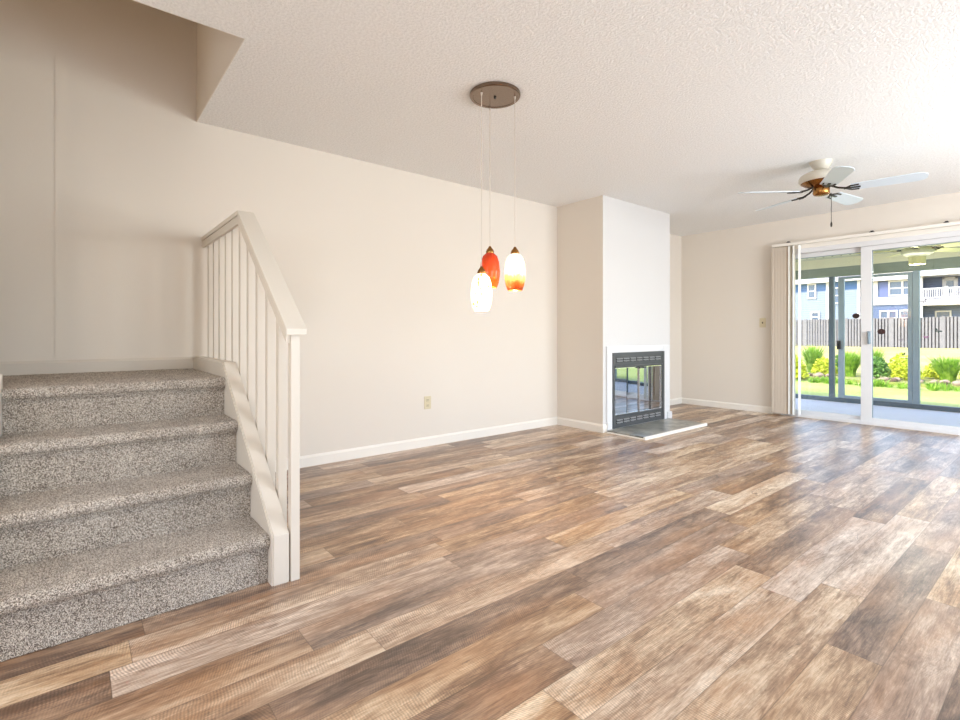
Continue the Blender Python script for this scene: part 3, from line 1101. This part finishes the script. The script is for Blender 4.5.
butterfly(-1.011, 1.045, GY2, 0.034, 'decalg', 'dark green butterfly decal on the right door pane in front of the fence', R(-30))
butterfly(-1.105, 0.982, GY2, 0.024, 'decalp', 'purple butterfly decal on the right door pane in front of the fence')
butterfly(-1.121, 1.360, GY2, 0.032, 'decalt', 'grey dragonfly decal on the right door pane in front of the white balcony house', R(25))
butterfly(-1.309, 0.949, GY2, 0.024, 'decalt', 'small grey butterfly decal on the right door pane low before the fence boards', R(10))
butterfly(-1.284, 0.798, GY2, 0.022, 'decalg', 'small dark butterfly decal on the right door pane in front of the yellow grass', R(40))

# ------------------------------------------------------------------ yard
def ground_z(y):
    return -0.14 + 0.30 * max(0.0, min(1.0, (y - 12.0) / 28.0))


g = MB()
nx, ny = 60, 50
vv = []
for j in range(ny + 1):
    y = 9.2 + 62.0 * j / ny
    row = []
    for i in range(nx + 1):
        x = -45 + 75.0 * i / nx
        row.append(g.b.verts.new((x, y, ground_z(y) + 0.03 * mnoise.noise((x * 0.4, y * 0.4, 0)))))
    vv.append(row)
for a, b in zip(vv, vv[1:]):
    for i in range(nx):
        g.b.faces.new((a[i], a[i + 1], b[i + 1], b[i]))
gl = struct('floor_lawn', g, M['lawn'], smooth=True)
# planting bed
bp = []
for t in range(0, 360, 10):
    a = R(t)
    bp.append((-3.6 + 3.9 * math.cos(a) * (1 + 0.06 * math.sin(3 * a)), 15.2 + 1.3 * math.sin(a) * (1 + 0.1 * math.sin(5 * a))))
bed = MB()
bed.prism(bp, 'z', -0.25, -0.045)
struct('floor_planting_bed', bed, M['mulch'])


def blades(mb, n, h, r, wd, seed, bend=0.5):
    q = random.Random(seed)
    for _ in range(n):
        a = q.uniform(0, 6.283)
        rr = r * 0.35 * math.sqrt(q.random())
        bx, by = rr * math.cos(a), rr * math.sin(a)
        a2 = a + q.uniform(-0.6, 0.6)
        lean = q.uniform(0.1, 1.05) * r
        hh = h * q.uniform(0.6, 1.0)
        px, py = -math.sin(a2) * wd, math.cos(a2) * wd
        prev = None
        for s in range(5):
            t = s / 4
            x = bx + math.cos(a2) * lean * t ** 1.6
            y = by + math.sin(a2) * lean * t ** 1.6
            z = hh * (t - bend * 0.35 * t * t)
            k = (1 - t ** 2) * 0.9 + 0.1
            cur = (mb.b.verts.new((x - px * k, y - py * k, z)), mb.b.verts.new((x + px * k, y + py * k, z)))
            if prev:
                mb.b.faces.new((prev[0], prev[1], cur[1], cur[0]))
            prev = cur
    return mb


def leaves(mb, n, h, r, sz, seed):
    q = random.Random(seed)
    for _ in range(n):
        a = q.uniform(0, 6.283)
        el = math.asin(q.uniform(0.0, 1.0))
        rr = q.uniform(0.55, 1.0)
        c = Vector((r * rr * math.cos(a) * math.cos(el), r * rr * math.sin(a) * math.cos(el), h * (0.12 + 0.85 * rr * math.sin(el))))
        d = Vector((q.uniform(-1, 1), q.uniform(-1, 1), q.uniform(-0.2, 1))).normalized()
        e = d.orthogonal().normalized() * sz * 0.5
        d = d * sz
        mb.quad(c - d, c + e, c + d, c - e)
    return mb


PL = [  # x, y, kind, height, radius, label
    (-4.85, 15.7, 'g', 0.95, 0.30, 'tall bright green grass clump at the left, standing before the fence'),
    (-5.02, 14.8, 'y', 0.52, 0.28, 'yellow-green shrub seen between the loose white blind slats'),
    (-4.33, 14.85, 'y', 0.50, 0.28, 'yellow-green shrub just left of the dark porch post'),
    (-4.25, 15.75, 'm', 0.55, 0.28, 'mid-green shrub behind the yellow shrub by the dark porch post'),
    (-3.80, 14.95, 'g', 0.82, 0.27, 'upright green grass clump right of the screen door latch'),
    (-3.55, 15.75, 'g', 0.90, 0.28, 'tall green grass clump beside the meeting stiles of the patio door'),
    (-3.25, 14.85, 'm', 0.55, 0.26, 'mid-green shrub at the left edge of the right door pane'),
    (-2.95, 15.70, 'y', 0.62, 0.30, 'tall yellow shrub in the middle of the right door pane'),
    (-2.68, 14.75, 'y', 0.46, 0.27, 'yellow-green shrub left of the wide porch post'),
    (-2.30, 15.75, 'y', 0.42, 0.28, 'low yellow shrub right of the wide porch post'),
    (-2.02, 14.95, 'g', 0.74, 0.34, 'round green grass clump above the dark rocks at the right'),
    (-1.50, 15.65, 'y', 0.50, 0.30, 'yellow-green shrub at the far right of the bed'),
    (-4.55, 13.75, 'y', 0.20, 0.22, 'small yellow tuft in front of the rocks at the left'),
    (-5.55, 15.2, 'm', 0.60, 0.32, 'mid-green shrub at the far left behind the drawn blind'),
]
for i, (x, y, k, h, r, lab) in enumerate(PL):
    m = MB()
    if k == 'g':
        blades(m, 520, h, r, 0.011, i, 0.55)
        o = m.build('ornamental_grass', M['grass1'])
        cat = 'grass clump'
    else:
        leaves(m, 520, h, r, 0.045, i)
        blades(m, 40, h * 0.9, r * 0.7, 0.006, i + 50)
        o = m.build('leafy_shrub', M['grass2' if k == 'y' else 'grass3'])
        cat = 'shrub'
    o.location = (x, y, -0.05)
    tag(o, lab, cat)


wg = MB()
q = random.Random(11)
for k in range(800):
    x, y = q.uniform(-5.9, -1.2), q.uniform(14.55, 16.3)
    if any(math.hypot(x - p[0], y - p[1]) < p[4] + 0.25 for p in PL):
        continue
    t = MB()
    blades(t, 22, q.uniform(0.22, 0.5), 0.24, 0.008, 900 + k)
    t.b.transform(Matrix.Translation((x, y, -0.06)))
    me = bpy.data.meshes.new('tuft')
    t.b.to_mesh(me)
    t.b.free()
    wg.b.from_mesh(me)
    bpy.data.meshes.remove(me)
wg = wg.build('wild_grass', M['grass2'])
wg['kind'] = 'stuff'
tag(wg, 'loose yellow-green wild grass growing between the shrubs of the bed', 'grass')

wg = MB()
for k in range(120):
    x, y = q.uniform(-6.2, -1.2), q.uniform(13.3, 13.85)
    if math.hypot(x - PL[12][0], y - PL[12][1]) < 0.4:
        continue
    t = MB()
    blades(t, 16, q.uniform(0.10, 0.24), 0.16, 0.008, 2900 + k)
    t.b.transform(Matrix.Translation((x, y, -0.12)))
    me = bpy.data.meshes.new('tuft')
    t.b.to_mesh(me)
    t.b.free()
    wg.b.from_mesh(me)
    bpy.data.meshes.remove(me)
wg = wg.build('wild_grass', M['grass1'])
wg['kind'] = 'stuff'
tag(wg, 'short bright green wild grass along the front of the garden rocks', 'grass')


def rock_mesh(seed, r):
    m = MB().ball((0, 0, 0), r, 2)
    for v in m.b.verts:
        n = mnoise.noise(v.co / r * 0.9 + Vector((seed * 3.1, seed, 0)))
        v.co *= 1 + 0.35 * n
        v.co.z *= 0.62
    return m


rk = []
for k in range(6):
    o = rock_mesh(k, 0.075 + 0.01 * (k % 3)).build('garden_rock', M['rock' if k % 3 else 'rock2'], smooth=True)
    rk.append(o)
spots = []
q = random.Random(3)
for k in range(30):
    if k < 14:
        x, y = -5.35 + 0.215 * (k // 2) + q.uniform(-0.02, 0.02), 14.1 + 0.22 * (k % 2)
    elif k < 20:
        x, y = -3.2 + 0.20 * ((k - 14) // 2) + q.uniform(-0.03, 0.03), 14.1 + 0.22 * (k % 2)
    else:
        x, y = -2.35 + 0.20 * ((k - 20) // 2) + q.uniform(-0.03, 0.03), 14.1 + 0.22 * (k % 2)
    spots.append((x, y))
for k, (x, y) in enumerate(spots):
    o = rk[k % 6] if k < 6 else rk[k % 6].copy()
    if k >= 6:
        COL.objects.link(o)
    o.location = (x, y, -0.045 + 0.03)
    o.rotation_euler = (0, 0, q.uniform(0, 6))
    s = q.uniform(0.7, 1.15)
    o.scale = (s, s, s)
    side = 'left part of the bed' if k < 14 else ('middle of the bed' if k < 20 else 'right part of the bed under the round grass clump')
    tone = 'brown' if k % 3 == 0 else 'pale'
    tag(o, '%s rock edging the %s' % (tone, side), 'rock', '%s rocks edging the %s' % (tone, side))

# fence
fz = 0.12
fc = thing('wooden_fence', 'weathered grey wooden privacy fence across the back of the yard', 'fence', (-9.0, 40.0, fz))
x = -20.0
k = 0
while x < 0.0:
    m, mbk = MB(), MB()
    for j in range(15):
        a = x + 0.16 * j
        t = rnd.uniform(-0.02, 0.02)
        m.box(a + 0.0, a + 0.10, 39.94, 39.96, fz - 0.1, 2.02 + t)
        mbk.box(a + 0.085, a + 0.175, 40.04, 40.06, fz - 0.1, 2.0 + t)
    local(m.build('picket_panel', M['fence'], fc), fc)
    local(mbk.build('rear_picket_panel', M['fenceshade'], fc), fc)
    b = MB()
    for zz in (0.45, 1.1, 1.75):
        b.box(x - 0.02, x + 2.38, 39.96, 40.04, zz, zz + 0.09)
    local(b.build('fence_rail', M['fenceshade'], fc), fc)
    local(MB().box(x - 0.06, x + 0.06, 39.93, 40.05, fz - 0.1, 2.06).build('fence_post', M['fence'], fc), fc)
    x += 2.4
    k += 1


# houses
def win(par, x0, x1, z0, z1, y, cols=1, fr=0.10):
    m = MB()
    m.box(x0, x1, y - 0.10, y, z0, z0 + fr)
    m.box(x0, x1, y - 0.10, y, z1 - fr, z1)
    m.box(x0, x0 + fr, y - 0.10, y, z0 + fr, z1 - fr)
    m.box(x1 - fr, x1, y - 0.10, y, z0 + fr, z1 - fr)
    for c in range(1, cols):
        xx = x0 + (x1 - x0) * c / cols
        m.box(xx - fr * 0.6, xx + fr * 0.6, y - 0.10, y, z0 + fr, z1 - fr)
    zm = (z0 + z1) / 2
    m.box(x0 + fr, x1 - fr, y - 0.07, y, zm - 0.04, zm + 0.04)
    o = local(m.build('window', M['hwhite'], par), par)
    MB().box(x0 + fr, x1 - fr, y - 0.04, y + 0.02, z0 + fr, z1 - fr).build('pane', M['hglass'], o).matrix_parent_inverse = Matrix.Identity(4)
    return o


HY = 48.0
GZ = 0.08
lh = thing('house', 'pale blue-grey sided house seen through the left door pane', 'house', (-15.0, HY, GZ))
local(MB().box(-24.0, -11.6, HY, HY + 9, GZ, 4.55).build('wall', M['siding'], lh), lh)
local(MB().box(-24.0, -11.6, HY - 0.02, HY + 9, 4.55, 5.22).build('frieze', M['sidingb'], lh), lh)
t = MB()
t.box(-24.2, -11.4, HY - 0.5, HY + 9.3, 5.22, 5.42)
t.box(-13.85, -13.62, HY - 0.06, HY, GZ, 5.22)
t.box(-11.75, -11.55, HY - 0.06, HY, GZ, 5.22)
local(t.build('white_trim', M['hwhite'], lh), lh)
rf = MB().prism([(HY - 0.55, 5.42), (HY + 9.4, 5.42), (HY + 4.5, 6.6)], 'x', -24.3, -11.35)
local(rf.build('roof', M['roof'], lh), lh)
win(lh, -15.20, -14.55, 3.95, 5.20, HY)
win(lh, -13.40, -12.75, 3.45, 4.78, HY)
win(lh, -14.95, -14.30, 2.00, 2.85, HY)

rh = thing('house', 'slate-blue house with white balcony seen through the right door pane', 'house', (-7.5, HY, GZ))
local(MB().box(-11.0, -8.1, HY, HY + 9, GZ, 5.1).build('wall', M['sidingd'], rh), rh)
local(MB().box(-8.1, 2.0, HY + 1.6, HY + 9, GZ, 5.3).build('wall', M['sidingd'], rh), rh)
t = MB()
t.box(-11.1, -8.2, HY - 0.5, HY + 9.2, 5.05, 5.75)         # deep white eave
t.box(-11.05, -8.2, HY - 0.08, HY, 3.22, 3.80)              # belt course
t.box(-11.05, -10.45, HY - 0.06, HY, 3.80, 5.05)
t.box(-8.2, 2.1, HY - 0.4, HY + 9.2, 5.20, 5.48)            # balcony eave
local(t.build('white_trim', M['hwhite'], rh), rh)
local(MB().box(-10.32, -9.83, HY - 0.05, HY, 3.80, 5.0).build('shutter', M['shutter'], rh), rh)
win(rh, -9.80, -8.15, 3.86, 5.03, HY, 2)
win(rh, -10.35, -9.25, 1.6, 2.80, HY, 2)
win(rh, -9.15, -8.25, 1.6, 2.80, HY, 1)
for x in (-8.10, -2.6):
    local(MB().box(x, x + 0.26, HY - 0.1, HY + 0.16, GZ, 5.2).build('column', M['hwhite'], rh), rh)
fl = MB().box(-7.84, 2.0, HY - 0.15, HY + 1.6, 3.08, 3.52)
local(fl.build('balcony_floor', M['hwhite'], rh), rh)
br = MB()
br.box(-7.84, -2.6, HY - 0.04, HY + 0.04, 4.22, 4.32)
br.box(-7.84, -2.6, HY - 0.03, HY + 0.03, 3.58, 3.66)
for k in range(44):
    xx = -7.80 + k * 0.12
    br.box(xx, xx + 0.05, HY - 0.02, HY + 0.02, 3.60, 4.26)
for xx in (-6.55, -4.6):
    br.box(xx - 0.08, xx + 0.08, HY - 0.07, HY + 0.07, 3.52, 4.40)
local(br.build('balcony_railing', M['hwhite'], rh), rh)
d = MB()
dy = HY + 1.6
d.box(-7.0, -6.86, dy - 0.08, dy, 3.52, 5.16)
d.box(-6.30, -6.16, dy - 0.08, dy, 3.52, 5.16)
d.box(-7.0, -6.16, dy - 0.08, dy, 5.02, 5.16)
d.box(-6.86, -6.30, dy - 0.05, dy, 3.52, 5.02)
dd = local(d.build('balcony_door', M['hwhite'], rh), rh)
MB().box(-6.78, -6.38, dy - 0.07, dy - 0.04, 4.0, 4.9).build('pane', M['hglass'], dd)
win(rh, -7.4, -6.5, 1.6, 2.72, dy, 1)
gb = MB().prism([(-6.85, 5.48), (-5.95, 5.48), (-6.4, 5.95)], 'y', HY - 0.3, HY + 2)
local(gb.build('gable', M['hwhite'], rh), rh)
rf = MB().prism([(HY - 0.55, 5.75), (HY + 9.4, 5.75), (HY + 4.5, 6.9)], 'x', -11.2, -8.15)
rf.prism([(HY - 0.45, 5.48), (HY + 9.4, 5.48), (HY + 4.5, 6.9)], 'x', -8.15, 2.2)
local(rf.build('roof', M['roof'], rh), rh)

# parts built in world coordinates under a thing away from the origin keep their place
bpy.context.view_layer.update()
